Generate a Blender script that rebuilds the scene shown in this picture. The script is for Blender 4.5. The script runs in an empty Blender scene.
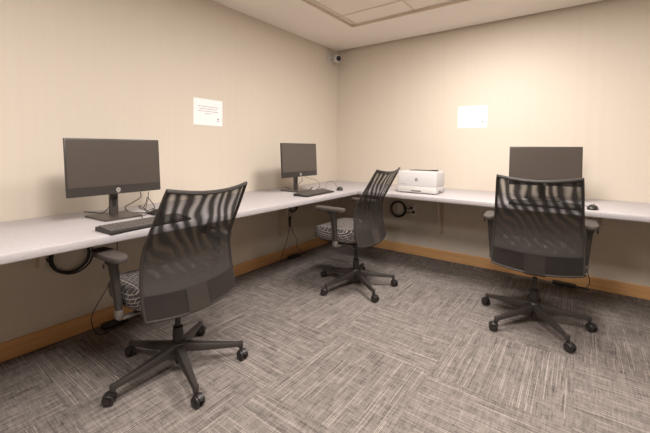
import bpy, bmesh, math, random
from mathutils import Vector, Matrix
PI = math.pi
random.seed(7)
scene = bpy.context.scene
C = scene.collection

# ------------------------------------------------------------------ camera
F, PITCH, ROLL, CY, YAW = 349.29, .05, .007, 165.74, .6312
fw = Vector((-math.sin(YAW), math.cos(YAW), 0)); rt = Vector((math.cos(YAW), math.sin(YAW), 0)); up = Vector((0, 0, 1))
fw, up = fw*math.cos(PITCH)-up*math.sin(PITCH), up*math.cos(PITCH)+fw*math.sin(PITCH)
rt, up = rt*math.cos(ROLL)+up*math.sin(ROLL), up*math.cos(ROLL)-rt*math.sin(ROLL)
cam = bpy.data.cameras.new('camera'); camo = bpy.data.objects.new('camera', cam); C.objects.link(camo)
m = Matrix((rt, up, -fw)).transposed().to_4x4(); m.translation = Vector((2.518, -3.7035, 1.1762))
camo.matrix_world = m
cam.sensor_fit = 'HORIZONTAL'; cam.sensor_width = 36; cam.lens = F/650*36
cam.shift_y = -(216.5-CY)/650; cam.clip_start = .05
scene.camera = camo

# ------------------------------------------------------------------ light
w = bpy.data.worlds.new('world'); scene.world = w; w.use_nodes = True
w.node_tree.nodes['Background'].inputs[0].default_value = (1, .9, .78, 1)
w.node_tree.nodes['Background'].inputs[1].default_value = .0
scene.view_settings.view_transform = 'Standard'; scene.view_settings.look = 'None'
scene.view_settings.gamma = 1; scene.view_settings.use_curve_mapping = False
scene.view_settings.exposure = 0.0
PANELS = [((1.88, -1.33), 48), ((2.18, -3.04), 53), ((3.40, -1.82), 12), ((1.57, -4.26), 26)]   # centres of the lay-in light panels, power
WARM = (1.0, .935, .89)
for (px, py), pw in PANELS:
    l = bpy.data.lights.new('panel_light', 'AREA'); l.shape = 'SQUARE'; l.size = .54; l.energy = pw; l.color = WARM
    lo = bpy.data.objects.new('panel_light', l); lo.location = (px, py, 2.392); C.objects.link(lo)

DOWNLIGHT = (1.78, -.775)
l = bpy.data.lights.new('downlight', 'SPOT'); l.energy = 7; l.color = WARM; l.spot_size = math.radians(150); l.spot_blend = .8; l.shadow_soft_size = .05
lo = bpy.data.objects.new('downlight', l); lo.location = (*DOWNLIGHT, 2.385); C.objects.link(lo)

# ------------------------------------------------------------------ materials
class NT:
    def __init__(s, name):
        s.m = bpy.data.materials.new(name); s.m.use_nodes = True; s.t = s.m.node_tree
        s.b = s.t.nodes['Principled BSDF']; s.out = s.t.nodes['Material Output']
    def n(s, typ, **kw):
        nd = s.t.nodes.new(typ)
        for k, v in kw.items(): setattr(nd, k, v)
        return nd
    def l(s, a, b): s.t.links.new(a, b)
    def val(s, sock, v):
        if hasattr(v, 'is_linked'): s.l(v, sock)
        else: sock.default_value = v
    def math(s, op, a, b=0.0, c=None, clamp=False):
        nd = s.n('ShaderNodeMath', operation=op); nd.use_clamp = clamp
        s.val(nd.inputs[0], a); s.val(nd.inputs[1], b)
        if c is not None: s.val(nd.inputs[2], c)
        return nd.outputs[0]
    def mix(s, f, a, b):
        nd = s.n('ShaderNodeMix', data_type='RGBA')
        s.val(nd.inputs['Factor'], f); s.val(nd.inputs[6], a); s.val(nd.inputs[7], b)
        return nd.outputs[2]
    def noise(s, vec, scale=5, detail=2, rough=.5):
        nd = s.n('ShaderNodeTexNoise'); s.l(vec, nd.inputs['Vector'])
        nd.inputs['Scale'].default_value = scale; nd.inputs['Detail'].default_value = detail; nd.inputs['Roughness'].default_value = rough
        return nd.outputs['Fac']
    def mapping(s, vec, scale):
        nd = s.n('ShaderNodeMapping'); s.l(vec, nd.inputs[0]); nd.inputs['Scale'].default_value = scale
        return nd.outputs[0]
    def ramp(s, f, a, b):
        nd = s.n('ShaderNodeMapRange'); s.val(nd.inputs[0], f); nd.inputs[1].default_value = a; nd.inputs[2].default_value = b
        return nd.outputs[0]
    def bump(s, h, strength=.3, dist=.002):
        nd = s.n('ShaderNodeBump'); s.l(h, nd.inputs['Height']); nd.inputs['Strength'].default_value = strength; nd.inputs['Distance'].default_value = dist
        s.l(nd.outputs[0], s.b.inputs['Normal'])

def rgb(r, g, b):
    f = lambda c: (c/255/12.92) if c/255 <= .04045 else ((c/255+.055)/1.055)**2.4
    return (f(r), f(g), f(b), 1)

def plain(name, col, rough=.5, spec=.5, metal=0, var=.06, scale=40):
    t = NT(name); g = t.n('ShaderNodeNewGeometry').outputs['Position']
    f = t.noise(g, scale, 3)
    a = tuple(c*(1-var) for c in col[:3])+(1,); b = tuple(min(1, c*(1+var)) for c in col[:3])+(1,)
    t.l(t.mix(f, a, b), t.b.inputs['Base Color'])
    t.b.inputs['Roughness'].default_value = rough; t.b.inputs['Specular IOR Level'].default_value = spec
    t.b.inputs['Metallic'].default_value = metal
    return t.m

def wallpaper():
    t = NT('wallcovering'); g = t.n('ShaderNodeNewGeometry').outputs['Position']
    sp = t.n('ShaderNodeSeparateXYZ'); t.l(g, sp.inputs[0])
    h = t.math('ADD', sp.outputs[0], sp.outputs[1])          # runs along either wall
    cb = t.n('ShaderNodeCombineXYZ'); t.l(h, cb.inputs[0])
    n1 = t.noise(cb.outputs[0], 22, 2); n2 = t.noise(cb.outputs[0], 190, 1)
    wv = t.math('ADD', t.math('MULTIPLY', n1, .6), t.math('MULTIPLY', n2, .4))
    f = t.ramp(wv, .3, .7)
    t.l(t.mix(f, rgb(212, 201, 186), rgb(215, 205, 190)), t.b.inputs['Base Color'])
    t.b.inputs['Roughness'].default_value = .55; t.b.inputs['Specular IOR Level'].default_value = .35
    t.bump(n2, .15, .001)
    return t.m

def carpet():
    t = NT('carpet_tiles'); g = t.n('ShaderNodeNewGeometry').outputs['Position']
    sp = t.n('ShaderNodeSeparateXYZ'); t.l(g, sp.inputs[0]); X, Y = sp.outputs[0], sp.outputs[1]
    u = t.math('DIVIDE', t.math('SUBTRACT', X, 1.31), .61); v = t.math('DIVIDE', t.math('ADD', Y, 1.94), .61)
    fu, fv = t.math('FLOOR', u), t.math('FLOOR', v)
    par = t.math('FLOORED_MODULO', t.math('ADD', fu, fv), 2)      # tile (0,-1): parity 1 -> stripes along y
    tid = t.math('ADD', t.math('MULTIPLY', fu, 7.31), t.math('MULTIPLY', fv, 3.77))
    def sel(a, b):     # a when parity 1
        return t.math('ADD', t.math('MULTIPLY', a, par), t.math('MULTIPLY', b, t.math('SUBTRACT', 1, par)))
    across = t.math('ADD', sel(X, Y), tid); along = sel(Y, X)
    def dashes(wid, length, seed, swap=False):
        ac, al = (along, across) if swap else (across, along)
        col = t.math('FLOOR', t.math('DIVIDE', ac, wid))
        wn = t.n('ShaderNodeTexWhiteNoise', noise_dimensions='2D'); cb = t.n('ShaderNodeCombineXYZ'); t.l(col, cb.inputs[0]); cb.inputs[1].default_value = seed
        t.l(cb.outputs[0], wn.inputs['Vector'])
        row = t.math('FLOOR', t.math('ADD', t.math('DIVIDE', al, length), t.math('MULTIPLY', wn.outputs['Value'], 5.0)))
        w2 = t.n('ShaderNodeTexWhiteNoise', noise_dimensions='3D'); c2 = t.n('ShaderNodeCombineXYZ'); t.l(col, c2.inputs[0]); t.l(row, c2.inputs[1]); c2.inputs[2].default_value = seed
        t.l(c2.outputs[0], w2.inputs['Vector'])
        return w2.outputs['Value']
    d1 = dashes(.0045, .05, 1.3); d2 = dashes(.026, .060, 5.1); d3 = dashes(.0034, .34, 9.7); d4 = dashes(.0034, .13, 3.1)
    d5 = dashes(.0065, .05, 4.4, True)
    light = t.math('GREATER_THAN', d3, .90)
    dk = t.math('GREATER_THAN', d4, .86)
    fine = t.noise(g, 240, 3, .8)
    br = t.math('ADD', t.math('ADD', t.math('MULTIPLY', d1, .13), t.math('ADD', t.math('MULTIPLY', d5, .17), t.math('MULTIPLY', d2, .13))), t.math('MULTIPLY', fine, 1.0))
    br = t.math('ADD', br, t.math('MULTIPLY', light, .34))
    br = t.math('SUBTRACT', br, t.math('MULTIPLY', dk, .18))
    c = t.mix(t.ramp(br, .22, 1.25), rgb(38, 34, 32), rgb(170, 160, 153))
    # tile seams
    e = lambda q: t.math('MINIMUM', t.math('FRACT', q), t.math('SUBTRACT', 1, t.math('FRACT', q)))
    seam = t.math('LESS_THAN', t.math('MINIMUM', e(u), e(v)), .004)
    c = t.mix(t.math('MULTIPLY', seam, .15), c, rgb(80, 74, 70))
    t.l(c, t.b.inputs['Base Color']); t.b.inputs['Roughness'].default_value = .95; t.b.inputs['Specular IOR Level'].default_value = .1
    t.bump(br, .5, .003)
    return t.m

def wood(name, axis):
    t = NT(name); g = t.n('ShaderNodeNewGeometry').outputs['Position']
    sc = (14, 2, 60) if axis == 'y' else (2, 14, 60)
    f = t.noise(t.mapping(g, sc), 1.2, 6, .6)
    f2 = t.noise(t.mapping(g, tuple(s*3 for s in sc)), 1.5, 3)
    k = t.ramp(t.math('ADD', t.math('MULTIPLY', f, .7), t.math('MULTIPLY', f2, .3)), .3, .7)
    t.l(t.mix(k, rgb(206, 152, 98), rgb(234, 188, 134)), t.b.inputs['Base Color'])
    t.b.inputs['Roughness'].default_value = .38
    return t.m

def laminate():
    t = NT('desk_laminate'); g = t.n('ShaderNodeNewGeometry').outputs['Position']
    f = t.noise(g, 90, 4, .7); f2 = t.noise(g, 6, 2)
    k = t.math('ADD', t.math('MULTIPLY', t.ramp(f, .35, .65), .7), t.math('MULTIPLY', f2, .3))
    t.l(t.mix(k, rgb(168, 163, 164), rgb(184, 179, 180)), t.b.inputs['Base Color'])
    t.b.inputs['Roughness'].default_value = .42
    return t.m

def seat_fabric():
    t = NT('patterned_upholstery'); g = t.n('ShaderNodeTexCoord').outputs['Object']
    sp = t.n('ShaderNodeSeparateXYZ'); t.l(g, sp.inputs[0])
    # wrap the pattern down the sides: height is added to both directions
    cb = t.n('ShaderNodeCombineXYZ')
    t.l(t.math('ADD', sp.outputs[0], t.math('MULTIPLY', sp.outputs[2], .35)), cb.inputs[0]); t.l(t.math('ADD', sp.outputs[1], sp.outputs[2]), cb.inputs[1])
    br = t.n('ShaderNodeTexBrick'); t.l(cb.outputs[0], br.inputs['Vector'])
    br.inputs['Color1'].default_value = (0, 0, 0, 1); br.inputs['Color2'].default_value = (0, 0, 0, 1); br.inputs['Mortar'].default_value = (1, 1, 1, 1)
    br.inputs['Scale'].default_value = 1; br.inputs['Brick Width'].default_value = .036; br.inputs['Row Height'].default_value = .018
    br.inputs['Mortar Size'].default_value = .0019; br.inputs['Mortar Smooth'].default_value = .0
    gaps = t.math('GREATER_THAN', t.noise(g, 60, 1), .36)
    dots = t.n('ShaderNodeTexVoronoi'); t.l(g, dots.inputs['Vector']); dots.inputs['Scale'].default_value = 55
    dd = t.math('LESS_THAN', dots.outputs['Distance'], .22)
    k = t.math('MAXIMUM', t.math('MULTIPLY', br.outputs['Color'], gaps), t.math('MULTIPLY', dd, .45))
    t.l(t.mix(k, rgb(60, 55, 55), rgb(152, 144, 136)), t.b.inputs['Base Color'])
    t.b.inputs['Roughness'].default_value = .85
    t.bump(t.noise(g, 500, 1), .3, .001)
    return t.m

def back_mesh_mat():
    """double layer of knit mesh: openness varies in curved bands and closes towards the lumbar"""
    t = NT('chair_mesh'); uvn = t.n('ShaderNodeUVMap'); uvn.uv_map = 'UVMap'
    sp = t.n('ShaderNodeSeparateXYZ'); t.l(uvn.outputs[0], sp.inputs[0]); U, V = sp.outputs[0], sp.outputs[1]   # U across 0..1, V up 0..1
    uu = t.math('SUBTRACT', U, .5)
    down = t.math('SUBTRACT', 1, V)
    wob = t.noise(t.mapping(uvn.outputs[0], (2.0, 2.0, 1)), 1.5, 1)
    ph = t.math('ADD', t.math('MULTIPLY', U, 8.0), t.math('MULTIPLY', t.math('POWER', down, 2.2), 9.0))
    ph = t.math('ADD', ph, t.math('MULTIPLY', wob, 1.7))
    s = t.math('SINE', t.math('MULTIPLY', ph, 2*PI))
    band = t.ramp(s, -.6, 1.05)
    # second, finer family near the lumbar
    ph2 = t.math('ADD', t.math('MULTIPLY', U, 6), t.math('MULTIPLY', V, 6))
    s2 = t.ramp(t.math('SINE', t.math('MULTIPLY', ph2, 2*PI)), -.2, 1)
    ph3 = t.math('SUBTRACT', t.math('MULTIPLY', U, 5), t.math('MULTIPLY', V, 9))
    s3 = t.ramp(t.math('SINE', t.math('MULTIPLY', ph3, 2*PI)), -.2, 1)
    low = t.math('MULTIPLY', t.math('MULTIPLY', s2, s3), .20)
    hi = t.ramp(V, .24, .52)
    op = t.math('ADD', t.math('MULTIPLY', t.math('ADD', t.math('MULTIPLY', band, .44), .05), hi), t.math('MULTIPLY', t.math('MULTIPLY', low, t.math('SUBTRACT', 1, hi)), 1.0))
    edge = t.math('MULTIPLY', t.ramp(t.math('SUBTRACT', .5, t.math('ABSOLUTE', uu)), .0, .06), t.ramp(down, .0, .05))
    op = t.math('MULTIPLY', op, edge)
    op = t.math('MULTIPLY', op, t.ramp(V, .12, .30))
    # thread grid
    g = t.math('MULTIPLY', t.math('SINE', t.math('MULTIPLY', U, 2*PI*150)), t.math('SINE', t.math('MULTIPLY', V, 2*PI*190)))
    k = t.ramp(g, -1, 1)
    lowc = t.mix(k, rgb(42, 37, 35), rgb(61, 55, 51)); upc = t.mix(k, rgb(18, 16, 15), rgb(34, 30, 28))
    t.l(t.mix(t.ramp(V, .3, .7), lowc, upc), t.b.inputs['Base Color']); t.b.inputs['Roughness'].default_value = .7
    tr = t.n('ShaderNodeBsdfTransparent'); mx = t.n('ShaderNodeMixShader')
    t.l(op, mx.inputs[0]); t.l(t.b.outputs[0], mx.inputs[1]); t.l(tr.outputs[0], mx.inputs[2]); t.l(mx.outputs[0], t.out.inputs[0])
    return t.m

def emit(name, col, st):
    t = NT(name); t.b.inputs['Base Color'].default_value = (.8, .8, .8, 1)
    t.b.inputs['Emission Color'].default_value = (*col, 1); t.b.inputs['Emission Strength'].default_value = st
    return t.m

M = dict(
    wall=wallpaper(), wallfar=plain('darkened_far_wall', rgb(158, 146, 130), .7, .3, 0, .02, 10), carpet=carpet(), woody=wood('maple_along_y', 'y'), woodx=wood('maple_along_x', 'x'), laminate=laminate(),  # wallfar: out-of-view walls, colour darkened to lower bounce light under the worktops
    underside=plain('darkened_underside', rgb(120, 98, 74), .9, .1, 0, .2, 200),  # unseen worktop underside, darkened to cut light bounced onto the wall below
    ceiling=plain('ceiling_paint', rgb(243, 236, 227), .9, .2, 0, .015, 8), tile=plain('ceiling_tile', rgb(243, 234, 224), .95, .1, 0, .03, 260),
    tbar=plain('ceiling_grid_paint', rgb(222, 208, 192), .5), bead=plain('reveal_bead', rgb(222, 208, 188), .6),
    plastic=plain('charcoal_plastic', rgb(54, 49, 46), .42, .5, 0, .08, 60), dark=plain('black_plastic', rgb(42, 38, 37), .4),
    frame=plain('chair_frame_plastic', rgb(52, 47, 44), .45), cuff=plain('grey_arm_collar', rgb(96, 90, 84), .4),
    fabric=seat_fabric(), mesh=back_mesh_mat(), panel=plain('woven_back_panel', rgb(64, 58, 54), .8, .3, 0, .15, 700),
    tab=plain('woven_back_tab', rgb(80, 73, 67), .8, .3, 0, .12, 700), pad=plain('arm_pad_rubber', rgb(72, 66, 62), .5),
    screen=plain('screen_glass', rgb(78, 70, 64), .30, .6, 0, .02, 5), bezel=plain('monitor_plastic', rgb(60, 55, 52), .42), gunmetal=plain('stand_metal', rgb(92, 85, 80), .32, .5, .5),
    logo=plain('silver_logo', rgb(176, 170, 164), .3, .5, .2), cable=plain('black_cable', rgb(26, 24, 24), .5), greycable=plain('grey_cable', rgb(96, 88, 82), .5),
    keys=plain('key_plastic', rgb(84, 78, 73), .5), keybody=plain('keyboard_body', rgb(42, 38, 36), .5),
    white=plain('white_plastic', rgb(206, 203, 202), .4, .4, 0, .01), white2=plain('off_white_plastic', rgb(204, 200, 196), .45, .4, 0, .01), prdark=plain('printer_dark_plastic', rgb(88, 84, 82), .4),
    paper=plain('paper', rgb(250, 248, 248), .8, .2, 0, .01), ink=plain('grey_ink', rgb(150, 148, 152), .8), inkdark=plain('dark_ink', rgb(90, 90, 96), .8),
    plate=plain('outlet_plate', rgb(240, 234, 224), .4), bracket=plain('painted_bracket', rgb(206, 193, 174), .5), chrome=plain('steel', rgb(190, 186, 180), .25, .5, .9),
    lens=plain('camera_lens', rgb(14, 13, 13), .12), diffuser=emit('light_diffuser', WARM, 6.0))

# ------------------------------------------------------------------ geometry helpers
def new(): return bmesh.new()
def add_box(bm, c, s, rot=None, bev=0, seg=2, mi=0):
    r = bmesh.ops.create_cube(bm, size=1)
    vs = r['verts']; bmesh.ops.scale(bm, vec=s, verts=vs)
    if bev:
        es = list({e for v in vs for e in v.link_edges})
        rb = bmesh.ops.bevel(bm, geom=es, offset=bev, segments=seg, affect='EDGES', profile=.5)
        vs = list({v for f in rb['faces'] for v in f.verts} | {v for v in vs if v.is_valid})
        # gather whole island
        seen = set(vs); st = list(vs)
        while st:
            v = st.pop()
            for e in v.link_edges:
                o = e.other_vert(v)
                if o not in seen: seen.add(o); st.append(o)
        vs = list(seen)
    if rot is not None: bmesh.ops.transform(bm, matrix=rot.to_4x4(), verts=vs)
    bmesh.ops.translate(bm, vec=c, verts=vs)
    for f in {f for v in vs for f in v.link_faces}: f.material_index = mi
    return vs
def loft(bm, rings, cap=True, closed=True, mi=0):
    R = [[bm.verts.new(p) for p in r] for r in rings]
    n = len(R[0])
    for a, b in zip(R, R[1:]):
        for i in range(n if closed else n-1):
            f = bm.faces.new((a[i], a[(i+1) % n], b[(i+1) % n], b[i])); f.material_index = mi
    if cap:
        f = bm.faces.new(R[0][::-1]); f.material_index = mi
        f = bm.faces.new(R[-1]); f.material_index = mi
    return R
def ring(c, x, y, rx, ry, n=12, p=2.0):
    out = []
    for i in range(n):
        a = 2*PI*i/n; ca, sa = math.cos(a), math.sin(a)
        out.append(Vector(c)+Vector(x)*rx*math.copysign(abs(ca)**(2/p), ca)+Vector(y)*ry*math.copysign(abs(sa)**(2/p), sa))
    return out
def smooth_path(pts, k=6):
    pts = [Vector(p) for p in pts]
    if len(pts) < 3: return pts
    P = [pts[0]*2-pts[1]]+pts+[pts[-1]*2-pts[-2]]; out = []
    for i in range(1, len(P)-2):
        a, b, c, d = P[i-1:i+3]
        for j in range(k):
            t = j/k
            out.append(.5*((2*b)+(c-a)*t+(2*a-5*b+4*c-d)*t*t+(3*b-a-3*c+d)*t**3))
    out.append(pts[-1]); return out
def tube(bm, pts, r, n=8, k=6, closed=False, mi=0):
    p = smooth_path(pts, k) if k > 1 else [Vector(q) for q in pts]
    if closed: p = p+[p[0]]
    rad = r if callable(r) else (lambda t: r)
    rings = []; ref = None
    for i, q in enumerate(p):
        if closed: d = p[(i+1) % (len(p)-1)]-p[i-1 if i > 0 else -2]
        else: d = p[min(i+1, len(p)-1)]-p[max(i-1, 0)]
        d.normalize()
        if ref is None: ref = d.orthogonal().normalized()
        ref = (ref-d*ref.dot(d)).normalized(); s = d.cross(ref)
        rr = rad(i/(len(p)-1)); rings.append(ring(q, ref, s, rr, rr, n))
    loft(bm, rings, cap=not closed, mi=mi)
def lathe(bm, prof, c=(0, 0, 0), ax='z', n=24, mi=0):
    ux, uy, uz = {'z': ((1, 0, 0), (0, 1, 0), (0, 0, 1)), 'x': ((0, 1, 0), (0, 0, 1), (1, 0, 0)), 'y': ((0, 0, 1), (1, 0, 0), (0, 1, 0))}[ax]
    loft(bm, [ring(Vector(c)+Vector(uz)*h, ux, uy, max(r, 1e-4), max(r, 1e-4), n) for r, h in prof], mi=mi)
def link(name, bm, mats, parent=None, smooth=True, loc=None, rot=None):
    bmesh.ops.recalc_face_normals(bm, faces=bm.faces)
    me = bpy.data.meshes.new(name); bm.to_mesh(me); bm.free()
    for mm in (mats if isinstance(mats, (list, tuple)) else [mats]): me.materials.append(M[mm])
    if smooth:
        me.polygons.foreach_set('use_smooth', [True]*len(me.polygons)); me.set_sharp_from_angle(angle=math.radians(38))
    o = bpy.data.objects.new(name, me); C.objects.link(o)
    if parent: o.parent = parent
    if loc: o.location = loc
    if rot: o.rotation_euler = rot
    return o
def tag(o, label, cat, group=None):
    o['label'] = label; o['category'] = cat
    if group: o['group'] = group
    return o
def thing(name, label, cat, loc=(0, 0, 0), rz=0, group=None):
    o = bpy.data.objects.new(name, None); C.objects.link(o); o.location = loc; o.rotation_euler = (0, 0, rz); o.empty_display_size = .1
    return tag(o, label, cat, group)
def struct(name, bm, mats, parent=None, smooth=False):
    o = link(name, bm, mats, parent, smooth)
    if parent is None: o['kind'] = 'structure'
    return o
def copy_tree(o, parent=None):
    c = o.copy(); C.objects.link(c); c.parent = parent
    for ch in list(o.children): copy_tree(ch, c)
    return c
def text_geo(bm, s, size, mat4, depth=.0003, mi=0, shear=0):
    cu = bpy.data.curves.new('t', 'FONT'); cu.body = s; cu.size = size; cu.extrude = depth; cu.align_x = 'CENTER'; cu.align_y = 'CENTER'; cu.shear = shear
    o = bpy.data.objects.new('t', cu); C.objects.link(o)
    dg = bpy.context.evaluated_depsgraph_get(); me = bpy.data.meshes.new_from_object(o.evaluated_get(dg))
    me.transform(mat4); old = set(bm.faces); bm.from_mesh(me)
    for f in bm.faces:
        if f not in old: f.material_index = mi
    bpy.data.objects.remove(o); bpy.data.curves.remove(cu); bpy.data.meshes.remove(me)
def rounded_slab(bm, outline, z0, z1, r=.004, mi=0):
    """outline: CCW list of (x, y); top and bottom edges softened"""
    c = Vector((sum(p[0] for p in outline)/len(outline), sum(p[1] for p in outline)/len(outline)))
    def off(d, z):
        out = []
        for p in outline:
            v = Vector(p)-c; L = v.length; v = v*((L-d)/L) if L else v
            out.append(Vector((c.x+v.x, c.y+v.y, z)))
        return out
    loft(bm, [off(r, z0), off(r*.3, z0+r*.3), off(0, z0+r), off(0, z1-r), off(r*.3, z1-r*.3), off(r, z1)], mi=mi)
def rrect(w, d, r, n=5, cx=0, cy=0):
    out = []
    for sx, sy, a0 in ((1, 1, 0), (-1, 1, 90), (-1, -1, 180), (1, -1, 270)):
        for i in range(n+1):
            a = math.radians(a0+90*i/n); out.append((cx+sx*(w/2-r)+r*math.cos(a), cy+sy*(d/2-r)+r*math.sin(a)))
    return out

# ------------------------------------------------------------------ room
RX, RY, H = 4.4, -5.6, 2.395
ZT = .765; TH = .040
bm = new(); add_box(bm, (RX/2, RY/2, -.05), (RX+.2, -RY+.2, .1)); struct('floor', bm, 'carpet')
bm = new(); add_box(bm, (-.05, RY/2, 1.3), (.1, -RY, 2.6)); struct('wall_left', bm, 'wall')
bm = new(); add_box(bm, (RX/2, .05, 1.3), (RX+.2, .1, 2.6)); struct('wall_back', bm, 'wall')
bm = new(); add_box(bm, (RX+.05, RY/2, 1.3), (.1, -RY, 2.6)); struct('wall_right', bm, 'wallfar')
bm = new(); add_box(bm, (RX/2, RY-.05, 1.3), (RX+.2, .1, 2.6)); struct('wall_front', bm, 'wallfar')
# ceiling: plain border with a shallow recess for the lay-in grid, held off the back wall by a shadow gap
GX0, GX1, GY0, GY1 = .612, RX-.6, -.64, RY+.6; GAP = .022
bm = new()
for x0, x1, y0, y1 in ((0, GX0, RY, -GAP), (GX1, RX, RY, -GAP), (GX0, GX1, GY0, -GAP), (GX0, GX1, RY, GY1)):
    add_box(bm, ((x0+x1)/2, (y0+y1)/2, H+.02), (x1-x0, y1-y0, .04))
add_box(bm, (RX/2, RY/2, H+.12), (RX+.2, -RY+.2, .03))
struct('ceiling', bm, 'ceiling')
bm = new(); add_box(bm, (RX/2, -GAP/2, H+.030), (RX, GAP, .01)); struct('trim_1', bm, 'bead')
cells = set()
for (px, py), _ in PANELS: cells.add((round(px, 2), round(py, 2)))
ox, oy = GX0+.043, -.905         # first grid lines inside the recess
xs = [GX0]+[ox+.61*i for i in range(6) if ox+.61*i < GX1-.05]+[GX1]
ys = [GY0]+[oy-.61*i for i in range(8) if oy-.61*i > GY1+.05]+[GY1]
ceiling_tiles = new()
ZG = H+.022
add_box(ceiling_tiles, ((GX0+GX1)/2, (GY0+GY1)/2, ZG+.012), (GX1-GX0, GY0-GY1, .012)); struct('ceiling', ceiling_tiles, 'tile')
bm = new()
for x in xs[1:-1]: add_box(bm, (x, (GY0+GY1)/2, ZG+.003), (.016, GY0-GY1, .006))
for y in ys[1:-1]: add_box(bm, ((GX0+GX1)/2, y, ZG+.0035), (GX1-GX0, .016, .005))
struct('trim_3', bm, 'tbar')
bm = new(); hh = .021
for x, sg in ((GX0, 1), (GX1, -1)): add_box(bm, (x+sg*.002, (GY0+GY1)/2, H+.0005+hh/2), (.004, GY0-GY1, hh))
for y, sg in ((GY0, -1), (GY1, 1)): add_box(bm, ((GX0+GX1)/2, y+sg*.002, H+.0005+hh/2), (GX1-GX0-.008, .004, hh))
struct('trim_2', bm, 'bead')
for (px, py), _ in PANELS:
    t = thing('ceiling_light', 'square white-framed light panel set flush in the ceiling grid', 'ceiling light', (px, py, ZG-.012), 0, 'ceiling light panels')
    bm = new()
    for sx, sy, wx, wy in ((1, 0, .02, .6), (-1, 0, .02, .6), (0, 1, .6, .02), (0, -1, .6, .02)): add_box(bm, (sx*.29, sy*.29, 0), (wx, wy, .012))
    link('frame', bm, 'white', t, False)
    bm = new(); add_box(bm, (0, 0, .002), (.56, .56, .004)); link('diffuser', bm, 'diffuser', t, False)
# skirting boards
def board(bm, a, b, n, h=.102, th=.014):
    a, b, n = Vector((*a, 0)), Vector((*b, 0)), Vector((*n, 0))
    pr = [(0, 0), (th, 0), (th, h-.004), (th-.004, h), (0, h)]
    loft(bm, [[p+n*x+Vector((0, 0, z)) for x, z in pr] for p in (a, b)])
bm = new(); board(bm, (0, RY), (0, 0), (1, 0)); struct('baseboard_left', bm, 'woody')
bm = new(); board(bm, (.014, 0), (RX, 0), (0, -1)); struct('baseboard_back', bm, 'woodx')
bm = new(); board(bm, (RX, 0), (RX, RY), (-1, 0)); struct('baseboard_right', bm, 'woody')

# ------------------------------------------------------------------ worktops
def worktop(name, label, p0, p1, inward, depth):
    """p0->p1 along the wall, profile goes out along inward; soft front edge"""
    a, b, n = Vector((*p0, 0)), Vector((*p1, 0)), Vector((*inward, 0)); z0, z1 = ZT-TH, ZT; r = .007
    pr = [(.001, z0), (depth-r, z0), (depth-r*.3, z0+r*.3), (depth, z0+r)]
    pr += [(depth, z1-r), (depth-r*.3, z1-r*.3), (depth-r, z1), (.001, z1)]
    bm = new(); loft(bm, [[p+n*x+Vector((0, 0, z)) for x, z in pr] for p in (a, b)])
    bmesh.ops.recalc_face_normals(bm, faces=bm.faces)
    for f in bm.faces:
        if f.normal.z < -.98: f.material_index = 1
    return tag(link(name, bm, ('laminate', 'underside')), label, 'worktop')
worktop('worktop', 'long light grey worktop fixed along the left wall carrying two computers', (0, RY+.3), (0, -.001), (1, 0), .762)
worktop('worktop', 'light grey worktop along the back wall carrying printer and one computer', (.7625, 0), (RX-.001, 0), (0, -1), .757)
def bracket(loc, rz, label, d=.45, h=.42, wdt=.022, nm='shelf_bracket'):
    t = thing(nm, label, 'bracket', loc, rz, 'worktop support brackets')
    bm = new()    # +x away from the wall
    pr = [(0.001, 0), (.03, 0), (.05, -.02), (.045, -h), (.001, -h)]
    pr = [(.001, 0), (d, 0), (d, -.035), (.06, -h+.02), (.045, -h), (.001, -h)]
    loft(bm, [[Vector((x, y, z)) for x, z in pr] for y in (-wdt/2, wdt/2)])
    link('gusset', bm, 'bracket', t, False)
    bm = new(); add_box(bm, (.004, 0, -h/2-.001), (.006, .045, h), bev=.001); link('wall_plate', bm, 'bracket', t)
BZ = ZT-TH-.0005
bracket((1.355, 0, BZ), -PI/2, 'beige triangular bracket under the worktop just right of the printer', d=.16, h=.44)
bracket((2.70, 0, BZ), -PI/2, 'beige bracket under the worktop right of the rear right chair', d=.10, h=.17, wdt=.04)
bracket((0, -1.06, BZ), 0, 'beige triangular bracket under the left worktop by the hanging cables', d=.16, h=.46)
bracket((0, -3.07, BZ), 0, 'beige bracket edge peeking out under the left end of the worktop', d=.12, h=.25, wdt=.03)

# ------------------------------------------------------------------ office chair
def back_pt(u, v, extra=0.0):
    tab = [(0, .400, .155, .250), (.12, .468, .138, .252), (.30, .560, .120, .250), (.44, .655, .116, .244), (.55, .725, .135, .239), (1, .995, .290, .217)]
    for (v0, *a), (v1, *b) in zip(tab, tab[1:]):
        if v <= v1+1e-9: break
    t = (v-v0)/(v1-v0); z, bb, wd = [p+(q-p)*t for p, q in zip(a, b)]
    # round off the lumbar corner a little
    z -= (1-u*u)*(.020*(1-v)+.024*max(0, (v-.5)*2)**2)
    bb += (1-u*u)*(.040-.018*v)+extra
    return Vector((-bb, wd*u, z))
def grid_surface(us, vs, extra, name, mat, parent, thick=0):
    bm = new(); uvl = bm.loops.layers.uv.new('UVMap')
    G = [[bm.verts.new(back_pt(u, v, extra)) for u in us] for v in vs]
    for j in range(len(vs)-1):
        for i in range(len(us)-1):
            f = bm.faces.new((G[j][i], G[j][i+1], G[j+1][i+1], G[j+1][i]))
            for lp, (a, b) in zip(f.loops, ((i, j), (i+1, j), (i+1, j+1), (i, j+1))): lp[uvl].uv = ((us[a]+1)/2, vs[b])
    if thick: bmesh.ops.solidify(bm, geom=bm.faces[:], thickness=thick)
    return link(name, bm, mat, parent)
def lin(a, b, n): return [a+(b-a)*i/n for i in range(n+1)]
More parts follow.
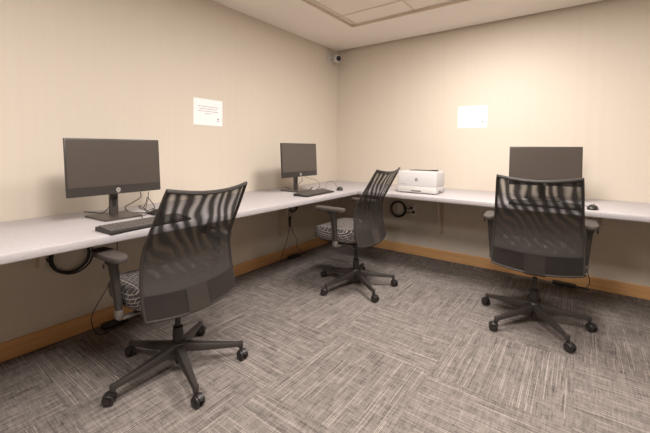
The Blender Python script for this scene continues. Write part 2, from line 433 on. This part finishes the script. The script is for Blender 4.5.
def make_chair():
    t = thing('office_chair', '', 'chair')
    # --- back
    bm = new()
    per = [back_pt(u, 0) for u in lin(-1, 1, 14)]+[back_pt(1, v) for v in lin(0, 1, 22)[1:]]+[back_pt(u, 1) for u in lin(1, -1, 14)[1:]]+[back_pt(-1, v) for v in lin(1, 0, 22)[1:-1]]
    tube(bm, per, .0075, 8, 1, closed=True)
    top = [back_pt(u, .992, .002) for u in lin(-1, 1, 14)]; tube(bm, top, .008, 8, 1)
    fr = link('backrest_frame', bm, 'frame', t)
    ms = grid_surface(lin(-1, 1, 20), lin(.14, 1, 30), 0, 'backrest_mesh', 'mesh', t); ms['label'] = 'see-through dark knit mesh'
    pn = grid_surface(lin(-1, 1, 20), lin(0, .20, 8), .005, 'lower_back_panel', 'panel', t, .004)
    grid_surface(lin(-.22, .24, 6), lin(.004, .205, 8), .0085, 'lumbar_tab', 'tab', pn, .004)
    # --- seat
    bm = new()
    def outline(s, z, dx=0, n=48, p=3.2):
        return [Vector((.100+dx+.240*s*math.copysign(abs(math.cos(a))**(2/p), math.cos(a)), .245*s*math.copysign(abs(math.sin(a))**(2/p), math.sin(a)), z)) for a in (2*PI*i/n for i in range(n))]
    def wf(v):      # waterfall front, slight dish
        q = v.copy(); k = max(0, (v.x-.22)/.12); q.z -= .03*k*k
        q.z += .012*min(1, abs(v.y)/.2)**2 if v.z > .46 else 0; return q
    rings = [outline(.86, .402), outline(.95, .406), outline(1.0, .425), outline(1.01, .452), outline(.99, .478), outline(.94, .494), outline(.82, .501), outline(.5, .500), outline(.15, .498)]
    loft(bm, [[wf(v) for v in r] for r in rings]); link('seat_cushion', bm, 'fabric', t)['label'] = 'dark upholstery with a light broken key pattern'
    bm = new(); loft(bm, [outline(.6, .383), outline(.8, .386), outline(.88, .3925), outline(.88, .401)]); link('seat_pan', bm, 'dark', t)
    # --- mechanism, back support
    bm = new(); add_box(bm, (0, 0, .360), (.22, .13, .044), bev=.012); add_box(bm, (-.02, 0, .375), (.14, .30, .014), bev=.004)
    lathe(bm, [(.03, .315), (.034, .34)], (0, 0, 0)); link('tilt_mechanism', bm, 'dark', t)
    bm = new(); tube(bm, [(-.09, 0, .365), (-.125, 0, .372), (-.150, 0, .40), (-.148, 0, .46)], .012, 8); add_box(bm, (-.146, 0, .44), (.010, .16, .09), bev=.003); link('back_support', bm, 'dark', t)
    bm = new(); tube(bm, [(.04, -.06, .355), (.05, -.20, .35), (.06, -.245, .345)], .005, 6); add_box(bm, (.062, -.262, .345), (.03, .04, .008), bev=.002); link('tilt_lever', bm, 'dark', t)
    # --- column
    bm = new(); lathe(bm, [(.014, .20), (.014, .316)]); link('gas_lift', bm, 'dark', t)
    bm = new(); lathe(bm, [(.022, .125), (.027, .135), (.027, .205), (.0255, .212), (.0255, .232), (.02, .236)]); link('column_cover', bm, 'dark', t)
    # --- base: hub carries five legs and five casters
    bm = new(); lathe(bm, [(.012, .032), (.015, .036), (.015, .085), (.036, .098), (.043, .115), (.043, .140), (.036, .150), (.026, .153)]); hub = link('base_hub', bm, 'plastic', t)
    for k in range(5):
        bm = new(); rings = []
        for s in (0, .15, .35, .6, .85, 1.0):
            r = .030+s*.292; zt = .146-.040*s**.8-.014*s; hh = .042*(1-s)+.020*s; wd = .026*(1-s)+.0125*s
            wd *= 1.0
            zb = zt-hh
            rings.append([Vector((r, y, z)) for y, z in ((-wd*.62, zt), (wd*.62, zt), (wd, zt-hh*.35), (wd, zb), (wd*.6, zb), (-wd*.6, zb), (-wd, zb), (-wd, zt-hh*.35))])
        loft(bm, rings); lathe(bm, [(.013, .062), (.014, .066), (.014, .090), (.011, .094)], (.322, 0, 0), n=14)
        link('leg', bm, 'plastic', hub, rot=(0, 0, math.radians(72*k)))
        bm = new(); cs = random.uniform(-1.2, 1.2)
        lathe(bm, [(.0055, .045), (.0055, .064)], n=10)
        for sgn in (-1, 1):
            lathe(bm, [(.004, sgn*.0055), (.022, sgn*.0055), (.0265, sgn*.009), (.0270, sgn*.014), (.0265, sgn*.019), (.021, sgn*.0235), (.019, sgn*.0225), (.004, sgn*.0225)], (.016, 0, .0272), 'y', 22)
            lathe(bm, [(.001, sgn*.021), (.012, sgn*.0245), (.001, sgn*.0250)], (.016, 0, .0272), 'y', 16, mi=1)
        # hood
        rr = []
        for i in range(9):
            a = math.radians(20+i*16); rr.append([Vector((.016+q*math.cos(a), y, .0272+q*math.sin(a))) for q, y in ((.0285, -.012), (.0285, .012), (.0315, .010), (.0315, -.010))])
        loft(bm, rr); add_box(bm, (.003, 0, .050), (.018, .012, .014), bev=.003)
        a = math.radians(72*k); link('caster', bm, ('dark', 'frame'), hub, loc=(.322*math.cos(a), .322*math.sin(a), 0), rot=(0, 0, a+cs))
    # --- arms
    for s in (1, -1):
        bm = new(); X, Y = Vector((1, 0, 0)), Vector((0, 1, 0))
        loft(bm, [ring((.020, s*.272, .392), X, Y, .019, .014, 14, 2.6), ring((.020, s*.275, .45), X, Y, .021, .015, 14, 2.6), ring((.024, s*.283, .56), X, Y, .025, .017, 14, 2.6), ring((.030, s*.288, .63), X, Y, .030, .019, 14, 2.6), ring((.034, s*.290, .645), X, Y, .042, .024, 14, 2.6), ring((.040, s*.290, .664), X, Y, .060, .030, 14, 2.6)])
        arm = link('armrest_post', bm, 'plastic', t)
        bm = new(); loft(bm, [ring((.020, s*.270, .372), X, Y, .018, .013, 14, 2.6), ring((.020, s*.271, .378), X, Y, .0225, .018, 14, 2.6), ring((.020, s*.272, .416), X, Y, .0225, .018, 14, 2.6), ring((.020, s*.272, .420), X, Y, .020, .015, 14, 2.6)])
        add_box(bm, (.012, s*.190, .3775), (.036, .15, .012), bev=.004); link('arm_bracket', bm, 'cuff', arm)['label'] = 'lighter grey collar at the foot of the arm'
        bm = new(); ol = []
        for i in range(40):
            a = 2*PI*i/40; ca, sa = math.cos(a), math.sin(a); p = 3.2
            x = .055+.135*math.copysign(abs(ca)**(2/p), ca); y = s*.292+.042*math.copysign(abs(sa)**(2/p), sa)*(1+.10*ca)
            ol.append((x, y))
        rounded_slab(bm, ol, .663, .690, .009); link('arm_pad', bm, 'pad', arm)['label'] = 'smooth grey arm pad'
        bm = new(); tube(bm, [(.03, s*.300, .655), (.03, s*.326, .652), (.03, s*.329, .64), (.03, s*.329, .628)], .0045, 6); link('height_button', bm, 'dark', arm)
    return t, hub
chair, hub = make_chair()
specs = [((.832, -2.704), 180.8, 0, 17.2, 'mesh-back office chair at the nearest left computer, biggest in view'),
         ((1.000, -1.167), 182, .02, 0, 'mesh-back swivel chair seen side-on near the room corner'),
         ((2.2985, -.991), 93.8, .020, 69.5, 'mesh-back office chair seen from behind at the back wall worktop')]
def set_height(t, dz, off):
    for c in t.children:
        kind = c.name.split('.')[0]
        if kind == 'base_hub': c.rotation_euler.z = math.radians(off)
        elif kind not in ('column_cover', 'gas_lift'): c.location.z = dz
for i, ((x, y), a, dz, off, lab) in enumerate(specs):
    t = chair if i == 0 else copy_tree(chair)
    t.location = (x, y, .0); t.rotation_euler.z = math.radians(a); set_height(t, dz, off)
    if i == 0:
        for c in t.children:
            if c.name.startswith('armrest_post'): c.location.x = .022; c.location.z -= .006
    t['label'] = lab; t['category'] = 'chair'; t['group'] = 'swivel chairs at the worktops'

# ------------------------------------------------------------------ all-in-one computers
def make_computer():
    t = thing('desktop_computer', '', 'computer'); W, HH = .51, .317
    # foot
    bm = new(); ol = [(-.112, -.118), (.108, -.105), (.118, -.095), (.118, .095), (.108, .105), (-.112, .118)]
    rounded_slab(bm, ol, .0005, .011, .003); link('stand_foot', bm, 'gunmetal', t)
    bm = new(); add_box(bm, (-.022, 0, .155), (.020, .046, .29), bev=.004); add_box(bm, (-.004, 0, .292), (.03, .10, .10), bev=.004)
    add_box(bm, (-.0115, 0, .085), (.002, .020, .05), mi=1)
    link('stand_post', bm, ('gunmetal', 'dark'), t)
    R = Matrix.Rotation(-.055, 3, 'Y'); o = Vector((.035, 0, .298))
    def T(bm): bmesh.ops.transform(bm, matrix=Matrix.Translation(o) @ R.to_4x4(), verts=bm.verts)
    bm = new(); add_box(bm, (-.007, 0, 0), (.014, W, HH), bev=.002)
    loft(bm, [ring((-.013, 0, 0), (0, 1, 0), (0, 0, 1), W*.47, HH*.47, 32, 9), ring((-.030, 0, 0), (0, 1, 0), (0, 0, 1), W*.42, HH*.42, 32, 7), ring((-.036, 0, 0), (0, 1, 0), (0, 0, 1), W*.36, HH*.34, 32, 6)])
    T(bm); h = link('housing', bm, 'bezel', t)
    bm = new(); add_box(bm, (.0008, 0, .021), (.0016, W-.014, HH-.058)); T(bm); link('screen', bm, 'screen', h, False)['label'] = 'blank dark screen'
    bm = new(); mt = Matrix.Translation(o) @ R.to_4x4() @ Matrix.Translation((.0012, .0, -HH/2+.024)) @ Matrix(((0, 0, 1, 0), (1, 0, 0, 0), (0, 1, 0, 0), (0, 0, 0, 1)))
    bmesh.ops.create_cone(bm, cap_ends=True, segments=28, radius1=.0125, radius2=.0125, depth=.0008, matrix=mt)
    text_geo(bm, 'hp', .015, mt @ Matrix.Translation((0, .0005, .0006)), .0002, mi=1, shear=.25)
    m2 = mt @ Matrix.Translation((0, -.0150, 0)); r = add_box(bm, (0, 0, 0), (.022, .0022, .0008)); bmesh.ops.transform(bm, matrix=m2, verts=r)
    link('logo', bm, ('logo', 'bezel'), h, False)['label'] = 'round silver emblem with the letters hp'
    return t
comp = make_computer()
comps, kbs, mice = [], [], []
for i, (x, y, a, lab) in enumerate([(.318, -2.783, 1, 'black flat computer with blank screen on the left worktop, nearest the camera'),
                                    (.328, -1.156, 0, 'black flat computer with blank screen near the room corner'),
                                    (2.278, -.336, -76, 'black flat computer behind the mesh chair on the back worktop')]):
    t = comp if i == 0 else copy_tree(comp)
    t.location = (x, y, ZT); t.rotation_euler.z = math.radians(a); t['label'] = lab; t['category'] = 'computer'; t['group'] = 'computers on the worktops'; comps.append(t)
    if i == 2:
        for c in t.children:
            if c.name.startswith('housing'): c.location.z = -.02

def make_keyboard():
    t = thing('keyboard', '', 'keyboard')       # x: towards the wall is -x, length along y
    bm = new(); D, L = .150, .44
    pr = [(-D/2, 0.001), (D/2, 0.001), (D/2, .009), (D/2-.01, .012), (-D/2+.01, .022), (-D/2, .020)]
    loft(bm, [[Vector((x*s, y, z)) for x, z in pr] for y, s in ((-L/2, .93), (-L/2+.008, 1), (L/2-.008, 1), (L/2, .93))]); link('body', bm, 'keybody', t)
    bm = new()
    for r in range(6):
        x = -D/2+.020+r*.0205; z = .0225-(r*.0205+.008)*.077
        y = -L/2+.012
        while y < L/2-.02:
            wd = .0165
            if r == 5 and abs(y+.06) < .05 and y < .03: wd = .0165*6
            if abs(y-.105) < .006 or abs(y-.012) < -1: y += .008; continue
            if y+wd > L/2-.01: break
            if not (r == 4 and .12 < y < .16 and False):
                rg = [[Vector((x+a*.0082, y+wd/2+b*wd/2, z)) for a, b in ((-1, -1), (1, -1), (1, 1), (-1, 1))],
                      [Vector((x+a*.0066, y+wd/2+b*(wd/2-.0018), z+.004)) for a, b in ((-1, -1), (1, -1), (1, 1), (-1, 1))]]
                loft(bm, rg)
            y += wd+.0025
    k = link('keys', bm, 'keys', t, False); k['kind'] = 'stuff'
    return t
kb = make_keyboard()
for i, (x, y, a, lab) in enumerate([(.680, -2.780, 3, 'black keyboard on the left worktop in front of the nearest computer'),
                                    (.603, -1.235, 3, 'black keyboard on the worktop beside the corner computer'),
                                    (2.310, -.690, -90, 'black keyboard on the back worktop seen through the chair mesh')]):
    t = kb if i == 0 else copy_tree(kb)
    t.location = (x, y, ZT); t.rotation_euler.z = math.radians(a); t['label'] = lab; t['category'] = 'keyboard'; t['group'] = 'keyboards on the worktops'; kbs.append(t)
def make_mouse():
    t = thing('mouse', '', 'mouse')
    bm = new(); rg = []
    for i in range(11):
        s = -1+2*i/10; e = max(.02, 1-abs(s)**2.6)**.5
        hh = .036*(1-.35*(s+.25)**2)*e; wd = .031*e*(1-.08*s)
        rg.append([Vector((s*.057, wd*math.cos(a), .002+max(0, math.sin(a))**.8*hh*.9 if math.sin(a) > 0 else .002)) for a in (2*PI*k/20 for k in range(20))])
    loft(bm, rg); b = link('body', bm, 'dark', t)
    bm = new(); lathe(bm, [(.003, -.004), (.010, -.0035), (.010, .0035), (.003, .004)], (.030, 0, .0265), 'y', 16); link('scroll_wheel', bm, 'cuff', b)
    return t
ms = make_mouse()
for i, (x, y, a, lab) in enumerate([(.430, -2.600, 170, 'black mouse half hidden by the nearest chair on the left worktop'),
                                    (.615, -.850, 120, 'black mouse on the worktop near the room corner'),
                                    (2.600, -.655, 80, 'black mouse on the back worktop right of the chair')]):
    t = ms if i == 0 else copy_tree(ms)
    t.location = (x, y, ZT); t.rotation_euler.z = math.radians(a); t['label'] = lab; t['category'] = 'mouse'; t['group'] = 'computer mice on the worktops'; mice.append(t)

def cable(pts, label, r=.0028, mat='cable', name='cable', k=7, parent=None):
    bm = new(); tube(bm, pts, r, 6, k)
    if parent is not None:
        mw = Matrix.Translation(parent.location) @ parent.rotation_euler.to_matrix().to_4x4()
        bmesh.ops.transform(bm, matrix=mw.inverted(), verts=bm.verts); o = link(name, bm, mat, parent); o['label'] = label; return o
    return tag(link(name, bm, mat), label, 'cable', None)
Z = ZT+.0045
cable([(.33, -2.775, .885), (.27, -2.77, .85), (.215, -2.775, .81), (.165, -2.79, Z+.002), (.09, -2.82, Z), (.02, -2.84, Z)], 'black cable dropping behind the stand of the nearest computer', parent=comps[0], name='power_cord')
cable([(.305, -2.63, .895), (.285, -2.62, .86), (.27, -2.66, .83), (.23, -2.69, .80), (.25, -2.67, Z+.002), (.35, -2.63, Z), (.40, -2.64, .79), (.38, -2.67, .82), (.34, -2.65, .80), (.38, -2.60, Z+.001), (.47, -2.62, Z)],
      'looped dark cable tangled right of the nearest computer foot', .0026, parent=comps[0], name='data_cord')
cable([(.315, -2.585, .895), (.32, -2.59, .85), (.34, -2.61, .82), (.36, -2.625, .79), (.40, -2.64, Z), (.46, -2.70, Z), (.58, -2.74, Z+.001), (.603, -2.745, .778)], 'grey keyboard cord below the nearest screen', .0024, 'greycable', parent=kbs[0], name='cord')
cable([(.36, -2.64, .80), (.345, -2.615, .835), (.34, -2.605, .862), (.35, -2.59, .84), (.37, -2.575, .80), (.36, -2.60, .785), (.37, -2.64, Z+.002)], 'small triangular cable loop beside the nearest computer', .0024, parent=mice[0], name='cord')
bm = new(); add_box(bm, (0, 0, 0), (.05, .018, .012), bev=.003); o = tag(link('cable_plug', bm, 'dark'), 'small black plug on the tangled cords by the nearest computer', 'plug'); o.location = (.41, -2.615, ZT+.0075); o.rotation_euler = (0, 0, .6)
# corner computer
cable([(.34, -1.10, .895), (.33, -1.09, .86), (.29, -1.10, .82), (.27, -1.12, .79), (.22, -1.10, Z), (.08, -1.06, Z)], 'dark cable hanging behind the corner computer', .0026, parent=comps[1], name='power_cord')
cable([(.352, -1.08, .90), (.38, -1.05, .885), (.44, -1.02, .87), (.47, -1.00, .835), (.48, -1.01, .795), (.47, -1.05, Z+.002), (.535, -1.08, .778)], 'thin grey cord curving under the corner screen', .0020, 'greycable', parent=kbs[1], name='cord')
cable([(.41, -1.09, Z), (.40, -1.04, Z+.01), (.38, -.99, Z+.018)], 'short black cord end lying left of the corner keyboard', .005)
cable([(.46, -1.04, Z), (.44, -.99, Z+.006), (.42, -.93, Z+.014)], 'short black cord end lying behind the corner keyboard', .005)
cable([(.42, -.93, Z+.014), (.45, -.90, Z+.004), (.47, -.88, Z+.002), (.46, -.87, .80), (.47, -.85, .835), (.49, -.82, .845), (.52, -.80, .82), (.55, -.80, .785), (.575, -.815, .775)], 'thin grey mouse cord arching up beside the corner keyboard', .0019, 'greycable', parent=mice[1], name='cord')
# back computer
cable([(2.36, -.32, .90), (2.40, -.25, .86), (2.38, -.15, .80), (2.37, -.08, Z), (2.38, -.02, Z)], 'black cable behind the computer on the back worktop', .003, parent=comps[2], name='power_cord')
cable([(2.45, -.46, Z), (2.42, -.56, Z+.001), (2.395, -.606, .779)], 'black keyboard cord beside the back computer foot', .0024, parent=kbs[2], name='cord')
cable([(2.44, -.42, Z), (2.50, -.48, Z), (2.57, -.55, Z), (2.592, -.597, .772)], 'black mouse cord on the back worktop', .0022, parent=mice[2], name='cord')

t = thing('downlight', 'small round recessed downlight in the ceiling near the back wall', 'downlight', (*DOWNLIGHT, ZG), 0)
bm = new(); loft(bm, [ring((0, 0, z), (1, 0, 0), (0, 1, 0), q, q, 28) for q, z in ((.085, .004), (.085, -.003), (.06, -.003), (.06, .004))], cap=False); link('trim_ring', bm, 'white', t)
bm = new(); lathe(bm, [(.06, .001), (.06, .003)]); link('lamp_lens', bm, 'diffuser', t)
# hanging cables, outlets, adapters
def coil(c, ax, R, n, label, r=.0042, seed=1):
    rnd = random.Random(seed); bm = new()
    for k in range(n):
        dx, dz, s = rnd.uniform(-.010, .010), rnd.uniform(-.006, .006), 1+rnd.uniform(-.10, .04); off = .004+k*.0035
        pts = []
        for i in range(20):
            a = 2*PI*i/20; p = (dx+R*s*math.cos(a), dz+R*s*math.sin(a))
            pts.append((c[0]+off, c[1]+p[0], c[2]+p[1]) if ax == 'x' else (c[0]+p[0], c[1]-off, c[2]+p[1]))
        tube(bm, pts, r, 6, 1, closed=True)
    o = link('cable_coil', bm, 'cable'); return tag(o, label, 'cable coil')
o = coil((.012, -2.915, .505), 'x', .108, 5, 'black cable coil hanging under the left worktop, nearest the camera', .0052, 3)
bm = new(); tube(bm, [(.030, -3.06, .555), (.03, -3.03, .50), (.03, -2.99, .435), (.03, -2.93, .400)], .004, 6)
tag(link('cable', bm, 'cable'), 'single black cable slanting into the coil under the left worktop', 'cable')
coil((.862, -.012, .488), 'y', .086, 4, 'black cable coil hanging under the worktop left of the printer', .0046, 5)
coil((.035, -.90, .565), 'x', .075, 3, 'small black cable coil under the worktop beneath the corner keyboard', .0046, 8)
def outlet(loc, rz, label):
    t = thing('wall_outlet', label, 'outlet', loc, rz)
    bm = new(); add_box(bm, (.003, 0, 0), (.006, .075, .118), bev=.002); link('cover_plate', bm, 'plate', t)
    for dz in (.024, -.024):
        bm = new(); add_box(bm, (.0065, 0, dz), (.002, .030, .030), bev=.0008)
        for y, h in ((-.006, .010), (.006, .008)): add_box(bm, (.0077, y, dz+.003), (.0004, .002, h), mi=1)
        link('socket', bm, ('plate', 'ink'), t)
outlet((1.035, 0, .495), -PI/2, 'cream wall outlet with black plugs under the printer')
outlet((.885, 0, .50), -PI/2, 'cream wall outlet seen inside the cable coil left of the printer')
for i, (x, dz, lab) in enumerate(((1.02, .022, 'upper black plug in the outlet under the printer'), (1.045, -.022, 'lower black plug in the outlet under the printer'))):
    t = thing('power_plug', lab, 'plug', (x, -.0095, .497+dz), 0)
    bm = new(); add_box(bm, (0, -.014, 0), (.030, .026, .026), bev=.005); b = link('plug_body', bm, 'dark', t)
    bm = new(); tube(bm, [(0, -.026, 0), (-.02, -.042, -.006), (-.05, -.04, -.006+dz*.2), (-.090, -.030, -.01)], .0038, 6); link('cord', bm, 'cable', t)
def adapter(name, loc, rz, s, label):
    t = thing(name, label, 'power adapter', loc, rz)
    bm = new(); add_box(bm, (0, 0, s[2]/2+.0005), s, bev=.006, seg=3); link('casing', bm, 'dark', t)
    bm = new(); tube(bm, [(s[0]/2-.004, 0, s[2]/2), (s[0]/2+.02, .004, s[2]/2), (s[0]/2+.05, .012, .0045), (s[0]/2+.09, .0, .0045)], .0035, 6); link('lead', bm, 'cable', t)
adapter('power_adapter', (.072, -.90, 0), PI/2, (.17, .055, .03), 'black power adapter on the carpet against the left baseboard near the corner')
adapter('power_adapter', (2.44, -.065, 0), 0, (.17, .05, .026), 'black power adapter on the carpet behind the rear right chair')
adapter('power_adapter', (.075, -2.70, 0), PI/2, (.15, .06, .03), 'black power adapter on the carpet beside the nearest chair arm')
cable([(.10, -1.02, BZ-.002), (.10, -1.02, .60), (.09, -1.012, .50), (.095, -1.020, .42), (.09, -1.01, .34), (.10, -1.045, .24), (.10, -1.10, .14), (.10, -1.13, .075), (.09, -1.14, .008)], 'black cable hanging below the left worktop, left strand of two')
cable([(.105, -1.00, BZ-.002), (.105, -.995, .58), (.11, -1.00, .47), (.10, -1.00, .38), (.10, -.965, .30), (.10, -.90, .20), (.105, -.90, .12), (.105, -.84, .07), (.10, -.795, .020)], 'black cable hanging to the floor adapter, right strand of two')
bm = new(); add_box(bm, (.094, -1.003, .41), (.016, .02, .11), bev=.004); tag(link('inline_switch', bm, 'dark'), 'slim black cord block where the two hanging cables meet', 'cord switch')
cable([(2.60, -.10, BZ-.002), (2.60, -.10, .55), (2.60, -.10, .35), (2.59, -.10, .20), (2.615, -.10, .10), (2.60, -.09, .03), (2.545, -.07, .0045), (2.50, -.11, .0045), (2.38, -.13, .0045)], 'black cable dropping to the floor beside the right arm of the rear chair')
cable([(.06, -2.62, .012), (.12, -2.72, .005), (.16, -2.83, .02), (.14, -2.86, .12), (.13, -2.82, .20), (.10, -2.76, .26), (.05, -2.70, .33), (.03, -2.66, .45), (.03, -2.65, BZ-.002)], 'thin black cable bowing behind the arm of the nearest chair')

# ------------------------------------------------------------------ printer
t = thing('laser_printer', 'white laser printer on the worktop at the back wall', 'printer', (1.302, -.488, ZT), math.radians(1.5))
PW, PD, PH = .368, .262, .205
bm = new()
rounded_slab(bm, rrect(PW, PD, .012), .008, .066, .003); rounded_slab(bm, rrect(PW, PD, .012), .0675, PH-.004, .004)
body = link('body', bm, 'white', t)
bm = new(); loft(bm, [[Vector((x, y, z)) for x, y in ((-.10, -.105), (.17, -.105), (.17, .11), (-.10, .11))] for z in (PH-.0038, PH+.004)]); link('top_cover', bm, 'white2', t)
bm = new(); add_box(bm, (.020, -.012, PH+.0055), (.21, .16, .003), bev=.001); add_box(bm, (.02, -.075, PH+.008), (.20, .03, .003), rot=Matrix.Rotation(.1, 3, 'X').to_3x3()) ; link('output_tray', bm, 'prdark', t)
bm = new(); add_box(bm, (.140, -.045, PH+.009), (.055, .075, .010), bev=.003); link('control_panel', bm, 'dark', t)
bm = new(); add_box(bm, (0, -PD/2-.0008, .0375), (PW-.05, .002, .050), bev=.0008); d = link('paper_drawer', bm, 'white2', t)
bm = new(); add_box(bm, (.0, -PD/2-.002, .024), (.095, .003, .010), bev=.001); link('handle', bm, 'prdark', d)['label'] = 'dark recessed drawer grip'
bm = new(); mt = Matrix.Translation((0, -PD/2-.0004, .128)) @ Matrix.Rotation(PI/2, 4, 'X')
bmesh.ops.create_cone(bm, cap_ends=True, segments=28, radius1=.0145, radius2=.0145, depth=.001, matrix=mt)
text_geo(bm, 'hp', .021, mt @ Matrix.Translation((0, .001, .0007)), .0002, mi=1, shear=.25); link('logo', bm, ('prdark', 'white'), t, False)['label'] = 'round dark emblem with the letters hp'
bm = new(); text_geo(bm, 'LaserJet Pro', .0105, Matrix.Translation((-.125, -PD/2-.0003, .083)) @ Matrix.Rotation(PI/2, 4, 'X'), .0002); link('lettering', bm, 'prdark', t, False)
bm = new(); add_box(bm, (PW/2-.001, -.02, .020), (.004, .05, .014), bev=.001); link('side_grip', bm, 'dark', t)
for sx in (-1, 1):
    for sy in (-1, 1):
        bm = new(); lathe(bm, [(.012, .0003), (.012, .009)], (sx*.15, sy*.10, 0), n=12); link('foot', bm, 'dark', t)

# ------------------------------------------------------------------ notices
def notice(loc, rz, rot, label, lines):
    t = thing('paper_notice', label, 'notice', loc, rz, 'paper notices on the walls')      # +x out of the wall
    bm = new(); add_box(bm, (.0008, 0, 0), (.0012, .2794, .2159)); s = link('sheet', bm, 'paper', t, False)
    rnd = random.Random(len(label)); bm = new(); z = .045
    for L in lines:
        y = -L/2
        while y < L/2-.004:
            wd = min(rnd.uniform(.006, .022), L/2-y); add_box(bm, (.0016, y+wd/2, z), (.0003, wd, .0048)); y += wd+.0035
        z -= .019
    link('text_lines', bm, 'ink', t, False)
    bm = new(); bmesh.ops.create_cone(bm, cap_ends=True, segments=20, radius1=.0075, radius2=.0075, depth=.0004, matrix=Matrix.Translation((.0016, .095, -.052)) @ Matrix.Rotation(PI/2, 4, 'Y'))
    add_box(bm, (.0016, .095, -.070), (.0003, .030, .003)); link('emblem', bm, 'inkdark', t, False)
    t.rotation_euler = (rot, 0, rz) if rz == 0 else (0, rot, rz)
notice((0, -1.912, 1.468), 0, -.01, 'white paper notice on the left wall between the computers', [.20, .17, .19, .07])
notice((1.631, 0, 1.5), -PI/2, .01, 'white paper notice on the back wall between printer and computer', [.20, .17, .17, .09])

# ------------------------------------------------------------------ security camera
t = thing('security_camera', 'small white security camera high in the room corner', 'camera', (0, -.185, 2.275), 0)
bm = new(); add_box(bm, (.008, 0, 0), (.016, .085, .115), bev=.004); link('mount_plate', bm, 'white', t)
bm = new(); tube(bm, [(.014, .0, 0), (.045, .01, 0), (.062, .02, -.004)], .014, 12); link('arm', bm, 'white', t)
bm = new(); bmesh.ops.create_uvsphere(bm, u_segments=28, v_segments=18, radius=.050, matrix=Matrix.Translation((.092, .03, -.010))); b = link('camera_body', bm, 'white', t)
d = Vector((.86, -.42, -.22)).normalized(); q = d.to_track_quat('Z', 'Y').to_matrix().to_4x4(); q.translation = Vector((.092, .03, -.010))
bm = new(); loft(bm, [ring((0, 0, z), (1, 0, 0), (0, 1, 0), r, r, 24) for r, z in ((.030, .036), (.031, .0425), (.024, .0505), (.012, .0545), (.002, .055))]); bmesh.ops.transform(bm, matrix=q, verts=bm.verts); l = link('lens', bm, 'lens', b); l['label'] = 'glossy black lens dome'
